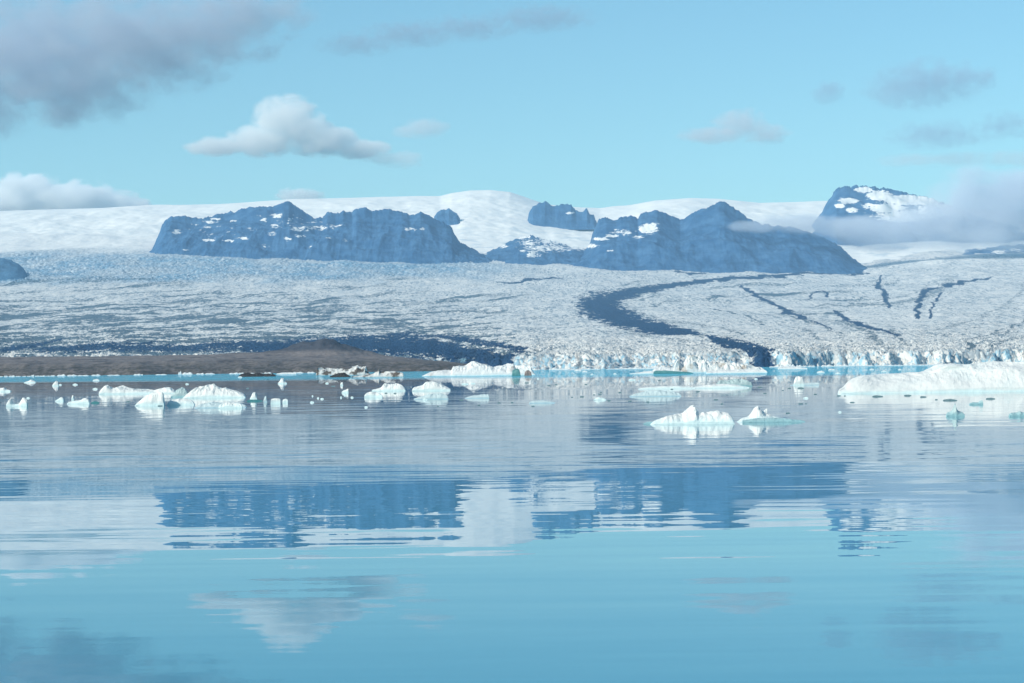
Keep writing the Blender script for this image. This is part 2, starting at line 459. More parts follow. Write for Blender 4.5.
def mountain(name, ridge, Yr, Df, Db, seed, snow_spots=(), gully=70.0, mat=basalt, jag=4.0, px_step=0.8, base_drop=70, power=1.15, nv=130, base=None):
    px = np.arange(ridge[0][0], ridge[-1][0] + px_step, px_step)
    ry = np.interp(px, [p[0] for p in ridge], [p[1] for p in ridge])
    tx, tz = ray(px, ry)
    X1 = tx * Yr
    zr = CAM_Z + tz * Yr
    jagz = jag * (ridged(X1 / 110, X1 * 0 + seed, seed, 5, 0.75) - 0.3) * 8
    vf = -np.linspace(1, 0, nv) ** 1.0
    vb = np.linspace(0, 1, 40)[1:]
    v = np.concatenate([vf, vb])
    V, TXm = np.meshgrid(v, tx, indexing='ij')
    ZR = np.broadcast_to(zr, TXm.shape)
    Ym = Yr + np.where(V < 0, V * Df, V * Db)
    wig = fbm(X1 / 500, X1 * 0 + 2, seed + 9, 3) * 160
    Ym = Ym + np.broadcast_to(wig, TXm.shape) * (1 - np.abs(V)) * 0.6
    Xm = TXm * Ym
    zb = (glacier_z(Xm / Ym, Ym) if base is None else CAM_Z + base * Ym) - base_drop
    t = 1 - np.abs(V)
    prof = t ** power
    # cliffs: a steeper band high on the face
    prof = prof + 0.10 * np.sin(prof * math.pi * 2) * (0.5 + fbm(Xm / 400, Ym / 400, seed + 3, 2))
    gl = ridged(Xm / 300, Ym / 1100, seed + 1, 5, 0.5)
    env = np.sin(np.clip(t, 0, 1) ** 0.8 * math.pi) ** 0.7
    Zm = zb + (ZR - zb) * prof + np.broadcast_to(jagz, TXm.shape) * np.exp(-np.abs(V) / 0.035) * np.sign(ZR - zb).clip(0) + (gl - 0.25) * gully * 0.6 * env + fbm(Xm / 170, Ym / 260, seed + 7, 6, 0.55) * 16 * np.minimum(1, env * 3)
    pxg, pyg = proj(Xm, Ym, Zm)
    snow = np.full_like(Xm, -0.35)
    for (sx, sy, rx, ry_, k) in snow_spots:
        d = ((pxg - sx) / rx) ** 2 + ((pyg - sy) / ry_) ** 2
        snow = np.maximum(snow, (k + (0.0 if seed == 100 else 0.28 if seed == 500 else 0.14)) * np.exp(-(d / 1.6) ** 1.5))
    me = grid_mesh(name, Xm, Ym, Zm, dict(snow=snow))
    return structure(link(name, me, mat))

RA = [(140, 262), (150, 252), (154, 246), (158, 236), (162, 226), (166, 220), (172, 217.5), (185, 217), (197, 219), (210, 217), (225, 213), (240, 209.5), (256, 207.5),
      (275, 207), (283, 203), (289, 202), (296, 207), (305, 213), (315, 219), (322, 218.5), (327, 213), (335, 215), (343, 211.5), (352, 213.5), (356, 209), (365, 208),
      (372, 211.5), (380, 210), (388, 209.5), (395, 211), (402, 212), (410, 216), (420, 213), (428, 216), (437, 221), (447, 225), (452, 228), (455, 236),
      (459, 242), (468, 247), (478, 252), (490, 257), (505, 266)]
spotsA = [(177, 232, 4, 2.5, .8), (209, 222, 8, 1.6, .8), (207, 227, 4, 1.4, .7), (195, 225, 4, 1.2, .7), (216, 219, 5, 1.2, .8), (209, 240, 6, 1.4, .9), (230, 241, 5, 1.2, .8),
          (244, 238, 6, 1.5, .9), (233, 221, 4, 1.2, .7), (258, 216, 5, 1.2, .6), (277, 216, 6, 2.2, .9), (264, 220, 3, 2.5, .7), (290, 219, 4, 1.4, .6), (300, 229, 9, 3, .75),
          (275, 226, 5, 2, .7), (318, 228, 14, 2.2, .7), (336, 226, 9, 1.4, .7), (288, 239, 4, 3, .65), (266, 247, 4, 3, .6), (310, 246, 6, 2, .55), (330, 238, 5, 1.5, .5),
          (409, 229, 6, 1.8, .75), (422, 229, 3, 2.5, .6), (186, 250, 4, 1.2, .7), (300, 236, 6, 1.4, .7), (272, 234, 4, 2, .7), (252, 228, 12, 3, .42), (345, 240, 3, 1.5, .5), (300, 222, 30, 8, .36), (220, 232, 30, 10, .3)]
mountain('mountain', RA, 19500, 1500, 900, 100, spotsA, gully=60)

RD = [(560, 268), (580, 258), (590, 244), (593, 232), (599, 220), (606, 218), (612, 220), (616, 221), (621, 218), (630, 216.5), (638, 219), (641, 214), (647, 212.5), (657, 211), (668, 215),
      (680, 220), (684, 219), (692, 214), (700, 211), (712, 206), (719, 202.5), (724, 202), (731, 206), (740, 212), (748, 219), (757, 223), (775, 226), (790, 227), (802, 231), (818, 236),
      (830, 241), (840, 247), (848, 254), (858, 262), (872, 272), (884, 280)]
spotsD = [(600, 239, 8, 1.6, .8), (612, 236, 7, 1.4, .85), (590, 246, 8, 2, .8), (648, 229, 10, 4.5, .85), (655, 224, 5, 1.2, .8), (638, 237, 5, 1.4, .7), (628, 233, 4, 2, .6), (610, 251, 4, 1, .5),
          (620, 232, 10, 3, .5), (580, 249, 5, 1.5, .7)]
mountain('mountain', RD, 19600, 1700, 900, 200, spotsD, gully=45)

RL = [(452, 272), (470, 262), (482, 256), (495, 249), (508, 243), (520, 238), (530, 236), (542, 240), (556, 243), (570, 246), (585, 249), (600, 256), (615, 272)]
spotsL = [(530, 243, 14, 4, .55), (548, 248, 24, 4, .6), (522, 236, 9, 3, .8), (560, 240, 24, 4, .85), (580, 247, 14, 3, .8), (533, 254, 6, 3.5, .75), (523, 251, 3, 1.5, .6), (502, 246, 5, 2, .6), (590, 240, 10, 4, .8)]
mountain('mountain', RL, 19950, 1500, 800, 300, spotsL, gully=50)

def ice_base(px, py): return ray(px, py)[1]
mountain('rock_outcrop', [(434, 217.5), (437, 213), (441, 210.5), (445, 210), (449, 208.5), (453, 212), (457, 214), (460, 219)], 22500, 260, 500, 410, [], gully=16, jag=3, px_step=.5, base_drop=70, base=ice_base(447, 220.5), nv=60)
mountain('rock_outcrop', [(527, 224), (529, 213), (533, 207), (539, 204), (545, 202), (550, 205.5), (555, 207), (563, 204.5), (571, 204.5), (576, 211), (582, 212), (587, 209), (590, 215), (594, 216), (597, 224)],
         23000, 330, 500, 420, [(570, 213, 4, 1.2, .75)], gully=22, jag=4, px_step=.5, base_drop=50, base=ice_base(560, 225.5), nv=60)
RE = [(800, 250), (812, 226), (822, 212), (826, 204), (832, 196), (836, 189), (842, 187.5), (850, 186.5), (857, 186), (870, 187), (885, 188.5), (895, 190.5), (905, 193.5), (920, 196), (935, 199.5), (950, 206), (975, 216), (1010, 226), (1050, 240), (1075, 254)]
spotsE = [(864, 190, 8, 2.6, .9), (880, 196, 12, 4.5, .95), (905, 200, 22, 4.5, 1.0), (925, 201, 16, 4, 1.0), (888, 208, 16, 4.5, .95), (848, 201, 9, 3, .8), (852, 210, 6, 2.5, .7), (868, 206, 6, 3, .6), (840, 206, 5, 2, .7), (940, 210, 22, 6, .8), (905, 216, 30, 6, .7)]
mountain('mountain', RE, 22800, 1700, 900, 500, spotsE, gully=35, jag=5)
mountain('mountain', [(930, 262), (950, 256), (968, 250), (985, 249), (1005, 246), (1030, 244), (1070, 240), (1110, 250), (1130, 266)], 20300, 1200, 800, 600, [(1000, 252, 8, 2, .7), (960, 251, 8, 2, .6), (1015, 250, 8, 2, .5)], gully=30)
slate = rock_mat('slate_hill', (0.05, 0.14, 0.25), (0.08, 0.18, 0.30))
mountain('hill', [(-150, 275), (-110, 262), (-60, 255), (-20, 256), (0, 258.5), (10, 260.5), (18, 264), (24, 269), (28, 276), (33, 285), (38, 294)], 15600, 900, 700, 700, [], gully=12, mat=slate, jag=2, base_drop=50, power=.8)
mountain('rock_outcrop', [(-30, 246), (-20, 240), (-8, 239.5), (0, 240), (4, 242), (8, 247)], 19900, 260, 300, 710, [], gully=10, jag=3, px_step=.5, base_drop=0, base=ice_base(0, 248), nv=50)
mountain('rock_outcrop', [(12, 246), (16, 242.5), (19, 241.5), (22, 243), (26, 241), (30, 246)], 19900, 260, 300, 720, [(20, 243.5, 2, 1, .7)], gully=10, jag=3, px_step=.5, base_drop=0, base=ice_base(20, 246.5), nv=50)

# ------------------------------------------------------------------ brown moraine shore on the left
SH_X = [-400, 0, 100, 200, 250, 275, 290, 303, 318, 332, 350, 366, 385, 420, 450, 480, 500, 520]
SH_Y = [357, 356, 355, 353.5, 351, 349, 345.5, 341, 339, 340, 344, 349, 354, 358, 361, 363.5, 368, 374]
ncol = 800; nrow = 150
pxs = np.linspace(-330, 520, ncol)
tx = (pxs - 512) / FPX
ta = ray(pxs, np.interp(pxs, SH_X, SH_Y))[1]
TXs, V = np.meshgrid(tx, np.linspace(0, 1, nrow))
TA = np.broadcast_to(ta, TXs.shape)
plain = np.minimum(TA, ray(pxs, np.interp(pxs, [-400, 250, 400, 480, 520], [356, 353.5, 355, 363.5, 374]))[1][None, :])
Ysh = 3760 + 45 * noise2(TXs * 40, TXs * 0, 71) + 4 * noise2(TXs * 220, TXs * 0, 72)
Ym = Ysh + V * 820
Xm = TXs * Ym
bank = 0.32 * sstep(0, 0.09, V) + 0.30 * sstep(0.12, 0.24, V + 0.03 * fbm(Xm / 60, Ym / 120, 73, 3)) + 0.38 * sstep(0.25, 0.95, V)
hill = np.clip((TA - plain), 0, None) * np.exp(-((V - 0.9) / 0.10) ** 2)
Zm = -1.5 + (plain * (Ysh + 780)) * bank + hill * (Ysh + 740) + (fbm(Xm / 60, Ym / 60, 74, 5) * 3.2 + ridged(Xm / 25, Ym / 40, 75, 3) * 1.2 + hill * 4000 * 0.35 * fbm(Xm / 45, Ym / 45, 76, 4)) * sstep(0.0, 0.08, V)
Zm = np.where(V > 0.97, Zm - (V - 0.97) * 2000, Zm)
sm = NT('moraine_gravel'); P = sm.pos()
n1 = sm.noise(sm.scaled(P, 1, 0.4, 3), 0.11, 5, 0.7); n2 = sm.noise(sm.scaled(P, 0.3, 0.2, 4), 0.04, 4, 0.65); n3 = sm.noise(P, 0.25, 3, 0.6)
c = sm.mix(sm.ramp(n1, 0.3, 0.7), (0.15, 0.132, 0.13), (0.215, 0.19, 0.185))
c = sm.mix(sm.math('MULTIPLY', sm.ramp(n2, 0.52, 0.66), 0.8), c, (0.06, 0.055, 0.062))
sp = sm.n('ShaderNodeSeparateXYZ'); sm.l(P, sp.inputs[0])
n5 = sm.noise(sm.scaled(P, 0.6, 0.5, 1), 0.09, 5, 0.7)
low = sm.math('SUBTRACT', 1.0, sm.ramp(sm.math('ADD', sp.outputs[2], sm.math('MULTIPLY', sm.math('SUBTRACT', n5, 0.5), 40.0)), 12.0, 32.0))
c = sm.mix(sm.math('MULTIPLY', sm.math('MULTIPLY', low, sm.ramp(n1, 0.38, 0.6)), 0.85), c, (0.045, 0.042, 0.030))
hi = sm.ramp(sp.outputs[2], 42.0, 54.0)
c = sm.mix(sm.math('MULTIPLY', hi, 0.85), c, (0.038, 0.046, 0.066))
c = sm.mix(sm.math('MULTIPLY', sm.ramp(n3, 0.45, 0.75), 0.35), c, (0.04, 0.038, 0.04))
sm.bsdf(c, 0.95, 0.1)
structure(link('shore', grid_mesh('shore', Xm, Ym, Zm), sm.m))

# ------------------------------------------------------------------ icebergs
def ice_mat(name, top, low, dirt=None, dirt_amt=0.0, zlow=0.35, scale=1.0):
    top = tuple(v * 0.76 for v in top)
    i = NT(name); P = i.obj()
    sp = i.n('ShaderNodeSeparateXYZ'); i.l(P, sp.inputs[0])
    n1 = i.noise(P, 0.9 * scale, 4, 0.6); n2 = i.noise(P, 0.35 * scale, 3, 0.55)
    f = i.ramp(i.math('ADD', sp.outputs[2], i.math('MULTIPLY', i.math('SUBTRACT', n2, 0.5), zlow * 2)), zlow, 0.0)
    c = i.mix(i.math('MULTIPLY', i.ramp(n2, 0.50, 0.75), 0.5), top, tuple(a * .5 + b * .5 for a, b in zip(top, low)))
    c = i.mix(f, c, low)
    if dirt:
        c = i.mix(i.ramp(i.math('ADD', n1, dirt_amt), 0.5, 0.62), c, dirt)
    i.bsdf(c, 0.55, 0.35, i.bump(n1, 0.5, 0.25 / scale))
    return i.m
ICE = ice_mat('berg_ice', (0.88, 0.91, 0.90), (0.62, 0.76, 0.77), zlow=0.4)
ICEFAR = ice_mat('far_berg_ice', (0.86, 0.88, 0.88), (0.55, 0.72, 0.74), (0.40, 0.38, 0.36), -0.10, zlow=0.4, scale=0.12)
TEAL = ice_mat('teal_ice', (0.48, 0.62, 0.64), (0.26, 0.45, 0.49), zlow=0.3)
GREEN = ice_mat('green_ice', (0.14, 0.34, 0.35), (0.05, 0.20, 0.22), zlow=1.0, scale=0.2)
DARK = ice_mat('dark_wet_ice', (0.22, 0.32, 0.35), (0.12, 0.22, 0.25), zlow=0.05, scale=3)
DIRTY = ice_mat('dirty_ice', (0.78, 0.78, 0.76), (0.45, 0.5, 0.5), (0.10, 0.085, 0.075), 0.02, zlow=0.5, scale=0.22)
BLACK = ice_mat('ash_covered_ice', (0.05, 0.05, 0.052), (0.02, 0.022, 0.025), (0.6, 0.6, 0.58), -0.13, zlow=0.5, scale=0.2)
PALE = ice_mat('pale_sunken_ice', (0.60, 0.74, 0.78), (0.40, 0.58, 0.66), zlow=0.1)

def water_Y(px, py):
    return CAM_Z / -ray(px, py)[1]

BERGS = 0
def berg(label, prof, wl, mat=None, depth=0.6, seed=None, rough=0.10, cat='iceberg', group=None, name='iceberg', n=None, pk=0.0, pw=2.4, foot=0.0, parent=None):
    """An ice body from the height profile seen across it: footprint, cross-section and relief make it a solid."""
    global BERGS
    BERGS += 1
    seed = seed or BERGS * 13
    xs = [p[0] for p in prof]; xm = 0.5 * (xs[0] + xs[-1])
    wlc = wl
    Yb = water_Y(xm, wlc)
    wpx = xs[-1] - xs[0]
    n = n or int(min(110, max(10, wpx * 1.3)))
    m = max(10, n // 2 if n < 60 else 34)
    px = np.linspace(xs[0], xs[-1], n)
    tx, _ = ray(px, np.full(n, wlc))
    scale = Yb / FPX
    hpx = np.clip(wl + (xm - px) * 0.0124 - np.interp(px, xs, [p[1] for p in prof]), 0, None)
    h = hpx * scale
    X1 = tx * Yb
    xc = X1.mean(); Wd = X1[-1] - X1[0]
    D = depth * Wd
    u = np.linspace(-1, 1, n)
    half = D * 0.5 * np.maximum(1 - np.abs(u) ** 2.6, 0.02) ** 0.5 * (1 + 0.25 * noise2(u * 2.2, u * 0, seed))
    half = np.maximum(half, D * 0.04)
    vs = np.linspace(-1, 1, m)
    V, Xn = np.meshgrid(vs, X1, indexing='ij')
    HH = np.broadcast_to(h, V.shape); HF = np.broadcast_to(half, V.shape)
    off = pk + 0.25 * noise2(np.broadcast_to(u, V.shape) * 2.0, V * 0 + 5, seed + 1)
    vv_ = np.where(V < off, (V - off) / (1 + off), (V - off) / (1 - off))
    cs = np.maximum(1 - np.abs(vv_) ** pw, 0)
    L = max(0.3, min(Wd * 0.12, h.max() * 1.2))
    rel = (ridged(Xn / L, V * HF / L, seed + 2, 4, 0.55) - 0.35) * 1.0 + 0.6 * fbm(Xn / (L * 2.4), V * HF / (L * 2.4), seed + 3, 3)
    Z = HH * (0.06 + 0.94 * cs) * (1 + rough * 3.3 * rel * (0.5 + 0.5 * np.abs(vv_))) - 0.02 * h.max()
    edge = np.maximum(np.abs(V), np.broadcast_to(np.abs(u), V.shape))
    Z = np.where(edge > 0.999, -0.35 - 0.1 * h.max(), Z)
    Yn = Yb + HF + V * HF + 0.3 * HF * noise2(Xn / (L * 2), V * 2, seed + 4) * (1 - np.abs(V))
    me = grid_mesh(name, Xn - xc, Yn - Yb, Z, smooth=(wpx > 1e9), close=True)
    o = link(name, me, mat or ICE, (xc, Yb, 0), parent)
    if parent is None:
        tag(o, label, cat, group)
    else:
        o.location = (xc - parent.location.x, Yb - parent.location.y, 0)
    return o

# --- the large ones
berg('long low white iceberg with a stepped top, cut by the right edge', [(839, 391), (843, 388.5), (848, 386.5), (855, 381), (862, 377.5), (870, 375.3), (885, 374.5), (900, 373.5), (920, 373), (936, 371), (943, 368.5), (950, 365), (958, 363.3), (975, 363.3), (990, 363), (1005, 361.8), (1024, 361), (1045, 363), (1065, 370), (1085, 386), (1090, 391)],
     392.3, ICE, depth=0.42, rough=0.05, pk=0.2, pw=2.0, n=150)
b = berg('white iceberg with one pointed peak, standing alone in the calm water at the centre right', [(650, 424.5), (655, 421), (662, 418.5), (668, 416.5), (676, 415), (684, 414.5), (688, 411), (692, 407.5), (695, 405.5), (697, 406.5), (699, 411), (702, 413.5), (705, 412.8), (708, 413.5), (712, 412), (718, 411.2), (724, 412), (730, 413.5), (733, 417), (735.5, 423)],
     424.3, ICE, depth=0.55, rough=0.09, n=100)
b = berg('small white iceberg with a horn and teal foot, beside the peaked white iceberg', [(737, 422), (743, 418.5), (750, 416.5), (754, 413), (757, 408), (760, 406.8), (763, 410), (768, 413.5), (774, 416), (782, 418), (790, 419.5), (798, 421)],
     421.8, ICE, depth=0.55, rough=0.1)
berg('', [(762, 413.0), (766, 409.8), (771, 407.6), (776, 407.2), (778, 409), (775, 412), (768, 415)], 420.5, ICE, depth=0.5, name='horn', parent=b)
berg('', [(742, 420.5), (755, 418.6), (775, 418), (790, 418.8), (800, 420), (806, 421.3)], 422.3, TEAL, depth=0.25, name='wet_foot', parent=b)
berg('low teal slab of ice at the left end of the peaked white iceberg', [(643, 423.6), (648, 422), (653, 421.6), (658, 423.6)], 424.2, TEAL, depth=0.7, cat='ice floe', name='ice_floe')

# --- cluster at the left
berg('wide white floe with three low bumps, behind the tilted wedge in the left cluster', [(98, 393), (101, 389), (104, 386), (107, 385.8), (111, 388), (116, 386.8), (121, 386), (125, 388), (132, 389), (142, 389.3), (152, 390.3), (158, 388.5), (163, 387.6), (170, 388), (173, 390), (176, 394)],
     394, ICE, depth=0.35, rough=.12)
berg('white wedge of ice tilted up to the right, front left of the left cluster', [(134, 405.8), (137, 402), (141, 398), (146, 394.8), (152, 392.8), (158, 391.8), (161, 391.6), (162.5, 393), (163.5, 399), (164.5, 405)], 405.8, ICE, depth=0.75, rough=.05, pk=-.2)
berg('blocky pale teal iceberg between the tilted wedge and the largest of the left cluster', [(170, 397), (173, 392), (177, 388.5), (181, 387.4), (184, 388.5), (187, 392), (189, 397)], 397.5, TEAL, depth=0.8, rough=.06)
berg('largest white iceberg of the left cluster, humped with ridges on top', [(182, 398), (187, 393), (192, 389.5), (197, 387.3), (203, 385.8), (208, 384.8), (212, 384.8), (215, 387), (219, 388.3), (224, 388), (230, 390), (237, 391.8), (243, 394.2), (246, 397.5)], 398, ICE, depth=0.5, rough=.1)
berg('rounded white floe like a loaf, in front of the largest iceberg of the left cluster', [(166, 405), (168, 401.5), (172, 399.5), (178, 398.6), (185, 398.8), (190, 400), (193, 402.5), (195, 405)], 405.2, ICE, depth=0.6, rough=.05)
berg('flat pale floe with pools, in front of the largest iceberg of the left cluster', [(194, 407.5), (199, 404.5), (206, 403), (214, 402.6), (221, 403), (228, 402.3), (238, 403.3), (244, 405), (247, 407.3)], 407.8, PALE, depth=0.5, rough=.14, cat='ice floe', name='ice_floe')
berg('white ridge of ice on the flat pale floe in front of the left cluster', [(217, 406.8), (221, 404), (226, 402.4), (233, 402.6), (240, 404.2), (243, 406.8)], 408.3, ICE, depth=0.5, rough=.12, cat='ice floe', name='ice_floe')
berg('small white pinnacle with a green foot, right of the left cluster', [(249, 400), (251, 396), (253, 392.5), (255, 392), (256, 395), (257.5, 400)], 400.3, ICE, depth=0.8)
berg('dark green slab awash at the foot of the small white pinnacle', [(246, 400.6), (250, 399.6), (257, 399.7), (263, 400.6)], 401.2, GREEN, depth=0.4, cat='ice floe', name='ice_floe')
berg('white square block of ice, right of the small white pinnacle', [(270, 403.5), (270.7, 399.2), (275, 398.2), (280, 398.6), (281, 403.4)], 403.8, ICE, depth=0.8, rough=.04, pw=5)
berg('small white rounded lump next to the white square block of ice', [(281.8, 402), (283, 399.6), (285.5, 398.7), (287.6, 400), (288.3, 402.2)], 402.8, ICE, depth=0.8)
berg('faint thin pillar of ice between the small pinnacle and the square block', [(263, 402), (264.5, 397), (266, 396), (267.5, 402)], 402.3, PALE, depth=0.8, cat='ice chunk', name='ice_chunk')
b = berg('pale iceberg with two horns and a low saddle, near the left edge of the lagoon', [(5, 406), (6.5, 402.5), (8, 399.3), (10, 398.9), (11.4, 402), (14, 404), (18, 403.6), (20, 399.5), (21.5, 397.4), (24, 397.8), (26.5, 400.5), (27.6, 405.5)], 406.3, ICE, depth=0.6, rough=.07)
berg('low white floe cut by the left edge of the picture', [(-14, 391), (-8, 388.5), (0, 388), (3, 387.6), (5, 389.3), (10, 390.3), (11, 391.5)], 391.8, ICE, depth=0.5, cat='ice floe', name='ice_floe')
berg('small white floe left of the loaf with a spike, in the left lagoon', [(54, 401), (57, 399.3), (60, 397.3), (62, 397.6), (64, 400.8)], 401.3, ICE, depth=0.7, cat='ice floe', name='ice_floe')
berg('low white floe shaped like a loaf, with a thin spike behind, in the left lagoon', [(66, 403.8), (69, 401.5), (74, 400.7), (79, 400), (82, 398.4), (85, 398.1), (88, 399.7), (90, 403.2)], 404, ICE, depth=0.55, rough=.06, cat='ice floe', name='ice_floe')
berg('thin white spike of ice behind the loaf-shaped floe in the left lagoon', [(71, 399.5), (71.9, 395.6), (73, 395.2), (74, 399.5)], 400, ICE, depth=0.9, cat='ice chunk', name='ice_chunk')
berg('dark green slab awash right of the loaf-shaped floe', [(90, 402.6), (94, 401.3), (98, 401.6), (100, 402.6)], 403, GREEN, depth=0.4, cat='ice floe', name='ice_floe')
berg('white floe with a small peak near the brown shore at the left', [(23, 382.3), (28, 381), (31, 379.3), (33, 380.7), (36, 382.2)], 382.8, ICEFAR, depth=0.5, cat='ice floe', name='ice_floe')
berg('white lump of ice left of the cluster, on the edge of the bright blue strip', [(51.5, 385.5), (53.5, 382.8), (55.5, 380.8), (57.5, 382), (59, 385.5)], 386, ICEFAR, depth=0.7, cat='ice chunk', name='ice_chunk')

# --- middle
berg('white humped floe with a tail at its left, left of centre', [(371, 389.8), (376, 388.8), (381, 387.3), (384, 383.6), (388, 384.6), (393, 383.8), (397, 383), (401, 385), (405, 388.2), (406, 391)], 391.3, ICE, depth=0.5)
berg('rounded pale floe in front of the humped floe left of centre', [(363.5, 396.5), (366, 393.2), (370, 391.8), (375, 392), (379, 393.3), (383, 395.6)], 397.3, ICE, depth=0.6, rough=.05, cat='ice floe', name='ice_floe')
berg('white iceberg with a flat domed top and dark notches, left of centre', [(411.5, 390), (414, 387), (419, 386), (423, 385.2), (425, 382.8), (431, 381.8), (437, 382.4), (441, 385), (446, 386.5), (451, 389.3)], 391, ICE, depth=0.5, rough=.1)
berg('pale half sunken floe in front of the flat domed iceberg', [(413, 398.8), (420, 396.6), (430, 394), (440, 393.4), (447, 395.5), (449, 398.5)], 399.3, PALE, depth=0.4, cat='ice floe', name='ice_floe')
berg('pale flat floe left of the centre line, below the ice raft', [(464, 398), (471, 396), (480, 394.6), (488, 394.4), (490, 397)], 398.4, PALE, depth=0.4, cat='ice floe', name='ice_floe')
berg('thin pale floe lying flat at the centre of the lagoon', [(528.5, 402.2), (534, 400.7), (544, 400.4), (552, 401.4), (556, 402.8)], 403.2, PALE, depth=0.4, cat='ice floe', name='ice_floe')
berg('small white lump of ice below the ash covered floes, left of centre', [(341, 392), (344, 390.3), (348, 388.8), (349.6, 390.3), (349, 392.6)], 393, ICE, depth=0.7, cat='ice chunk', name='ice_chunk')
berg('tiny white pinnacle of ice just below the ash covered floes', [(340, 385), (341, 382.2), (342.6, 382.2), (343.3, 385)], 385.5, ICE, depth=0.9, cat='ice chunk', name='ice_chunk')
berg('small white hat-shaped ice chunk below the black ash covered floe', [(277, 383.4), (279.5, 381.2), (281, 377.8), (283, 378), (284.5, 381), (287.5, 383.4)], 383.8, ICEFAR, depth=0.7, cat='ice chunk', name='ice_chunk')

# --- far rafts by the shore
berg('long black ash covered floe with white patches by the brown shore', [(238, 376), (241, 374), (247, 373.3), (252, 374), (257, 372.9), (262, 374), (268, 373.8), (272, 373.6), (276, 375.8)], 376.7, BLACK, depth=0.5, rough=.2)
berg('thin white floe by the brown shore, right of the black ash covered floe', [(276, 373.5), (282, 372.6), (290, 372.4), (297, 373)], 374.2, ICEFAR, depth=0.4, cat='ice floe', name='ice_floe')
b = berg('white and brown streaked iceberg with a blocky top, by the end of the brown shore', [(315.5, 372.6), (317, 368.3), (322, 368), (330, 368.6), (337, 369), (344, 369), (349, 369.2), (352, 367), (357, 365.3), (361, 366.6), (365, 366.8), (366, 371), (370, 374), (372, 375.5)], 375, DIRTY, depth=0.45, rough=.12)
berg('black ash covered lump of ice in front of the streaked blocky iceberg', [(329, 376.3), (334, 374.7), (338, 373), (344, 373), (348, 375), (351, 376.5)], 377.2, BLACK, depth=0.5, rough=.15)
berg('low dirty white iceberg with black ends, right of the streaked blocky iceberg', [(351, 376.5), (358, 375.4), (366, 374.6), (373, 373.5), (376, 371), (378.5, 369.8), (380, 372), (385, 371.6), (392, 371.4), (399, 372.4), (403, 373), (404, 376.5)], 377, DIRTY, depth=0.4, rough=.1)
RAFT = berg('long white raft of jumbled ice blocks at the centre of the far shore', [(421, 376), (426, 374.2), (432, 372), (438, 371), (444, 370.2), (451, 370.5), (452.5, 367), (458, 366.5), (464, 364.6), (470, 363.2), (475, 362.3), (480, 364.6), (486, 364.8), (492, 365.3), (498, 366.5), (503, 365), (509, 364), (514, 365), (517, 371), (519, 366.5), (525, 365.8), (531, 367), (534.5, 373), (536, 375)],
     375.6, ICEFAR, depth=0.3, rough=.16, n=140)
berg('dark teal block of ice at the right end of the long white raft', [(511.5, 375), (512.5, 370.5), (516, 368.6), (519, 369.3), (521, 375)], 376.1, GREEN, depth=0.8)
berg('brown dirty block of ice at the right end of the long white raft', [(524, 374.6), (525.5, 371), (528, 370), (531, 371.6), (532, 374.6)], 375.6, ice_mat('brown_ice', (.30, .24, .22), (.2, .16, .15), zlow=1, scale=.2), depth=0.8)
berg('jumbled dirty white pile of ice blocks in front of the glacier, right of centre', [(672, 371), (674, 367), (676, 363.4), (679, 361.5), (681, 365), (684, 366.5), (687, 362), (690, 359.6), (694, 358.2), (698, 359.6), (702, 358.7), (706, 361), (712, 363.3), (718, 363.2), (725, 363.6), (733, 365), (740, 364.6), (748, 366.5), (757, 366.2), (763, 368), (767, 371)],
     372.3, ice_mat('rubbly_ice', (.84, .85, .84), (.6, .74, .76), (.42, .38, .34), -.04, zlow=.4, scale=.16), depth=0.3, rough=.3, n=140)
berg('flat white shelf of ice in front of the dirty jumbled pile', [(706, 371.8), (722, 370), (740, 369.3), (758, 369.2), (766, 370), (768, 372)], 373.2, ICEFAR, depth=0.3, rough=.06, cat='ice floe', name='ice_floe')
berg('white and emerald green iceberg left of the dirty jumbled pile', [(652, 371.2), (655, 368.8), (661, 367.4), (668, 367), (676, 368), (684, 369.3), (694, 371.8)], 372.6, ICEFAR, depth=0.4, rough=.1)
berg('emerald green wet ledge under the white iceberg left of the dirty jumbled pile', [(653, 372), (656, 370.5), (664, 370.4), (676, 371.2), (690, 372.1), (694, 373)], 373.6, GREEN, depth=0.2, rough=.05, cat='ice floe', name='ice_floe')
berg('thin white floe left of the emerald green ledge', [(629, 373.4), (638, 372.6), (646, 371.5), (652, 371), (655, 373.2)], 373.9, ICEFAR, depth=0.3, cat='ice floe', name='ice_floe')
b = berg('long thin white floe below the dirty jumbled pile, right part', [(690, 387.4), (700, 386), (712, 384.6), (724, 384), (736, 384.6), (746, 386.4), (750, 387.2)], 388.3, ICE, depth=0.35, rough=.05, cat='ice floe', name='ice_floe')
berg('long thin white floe below the dirty jumbled pile, left half', [(638, 388.3), (648, 387.1), (662, 386.2), (676, 385.8), (688, 386.4), (696, 388)], 389, ICE, depth=0.3, rough=.05, cat='ice floe', name='ice_floe')
berg('grey teal iceberg with a dark right end, behind the long thin white floe', [(716, 384), (720, 380.4), (728, 380.4), (735, 379.2), (742, 378.4), (747, 380.6), (751.5, 382), (753, 386)], 386.5, TEAL, depth=0.3, rough=.1)
berg('round white sail-shaped iceberg on a thin teal shelf, right of centre', [(793.5, 384), (795, 379.5), (797, 376.7), (800, 376), (803, 377.3), (804.5, 381), (805, 384.6)], 385.6, ICE, depth=0.8, rough=.05)
berg('thin teal shelf of ice reaching right from the sail-shaped iceberg', [(790, 384.8), (800, 383.7), (812, 382.7), (819, 382.5), (820, 384.4)], 385.3, PALE, depth=0.35, rough=.05, cat='ice floe', name='ice_floe')
berg('pale bluish half sunken floe below the long thin white floes', [(629, 395.8), (637, 393.4), (648, 391), (660, 390.4), (672, 391), (680, 393.2), (682, 395.5)], 396.5, PALE, depth=0.35, cat='ice floe', name='ice_floe')
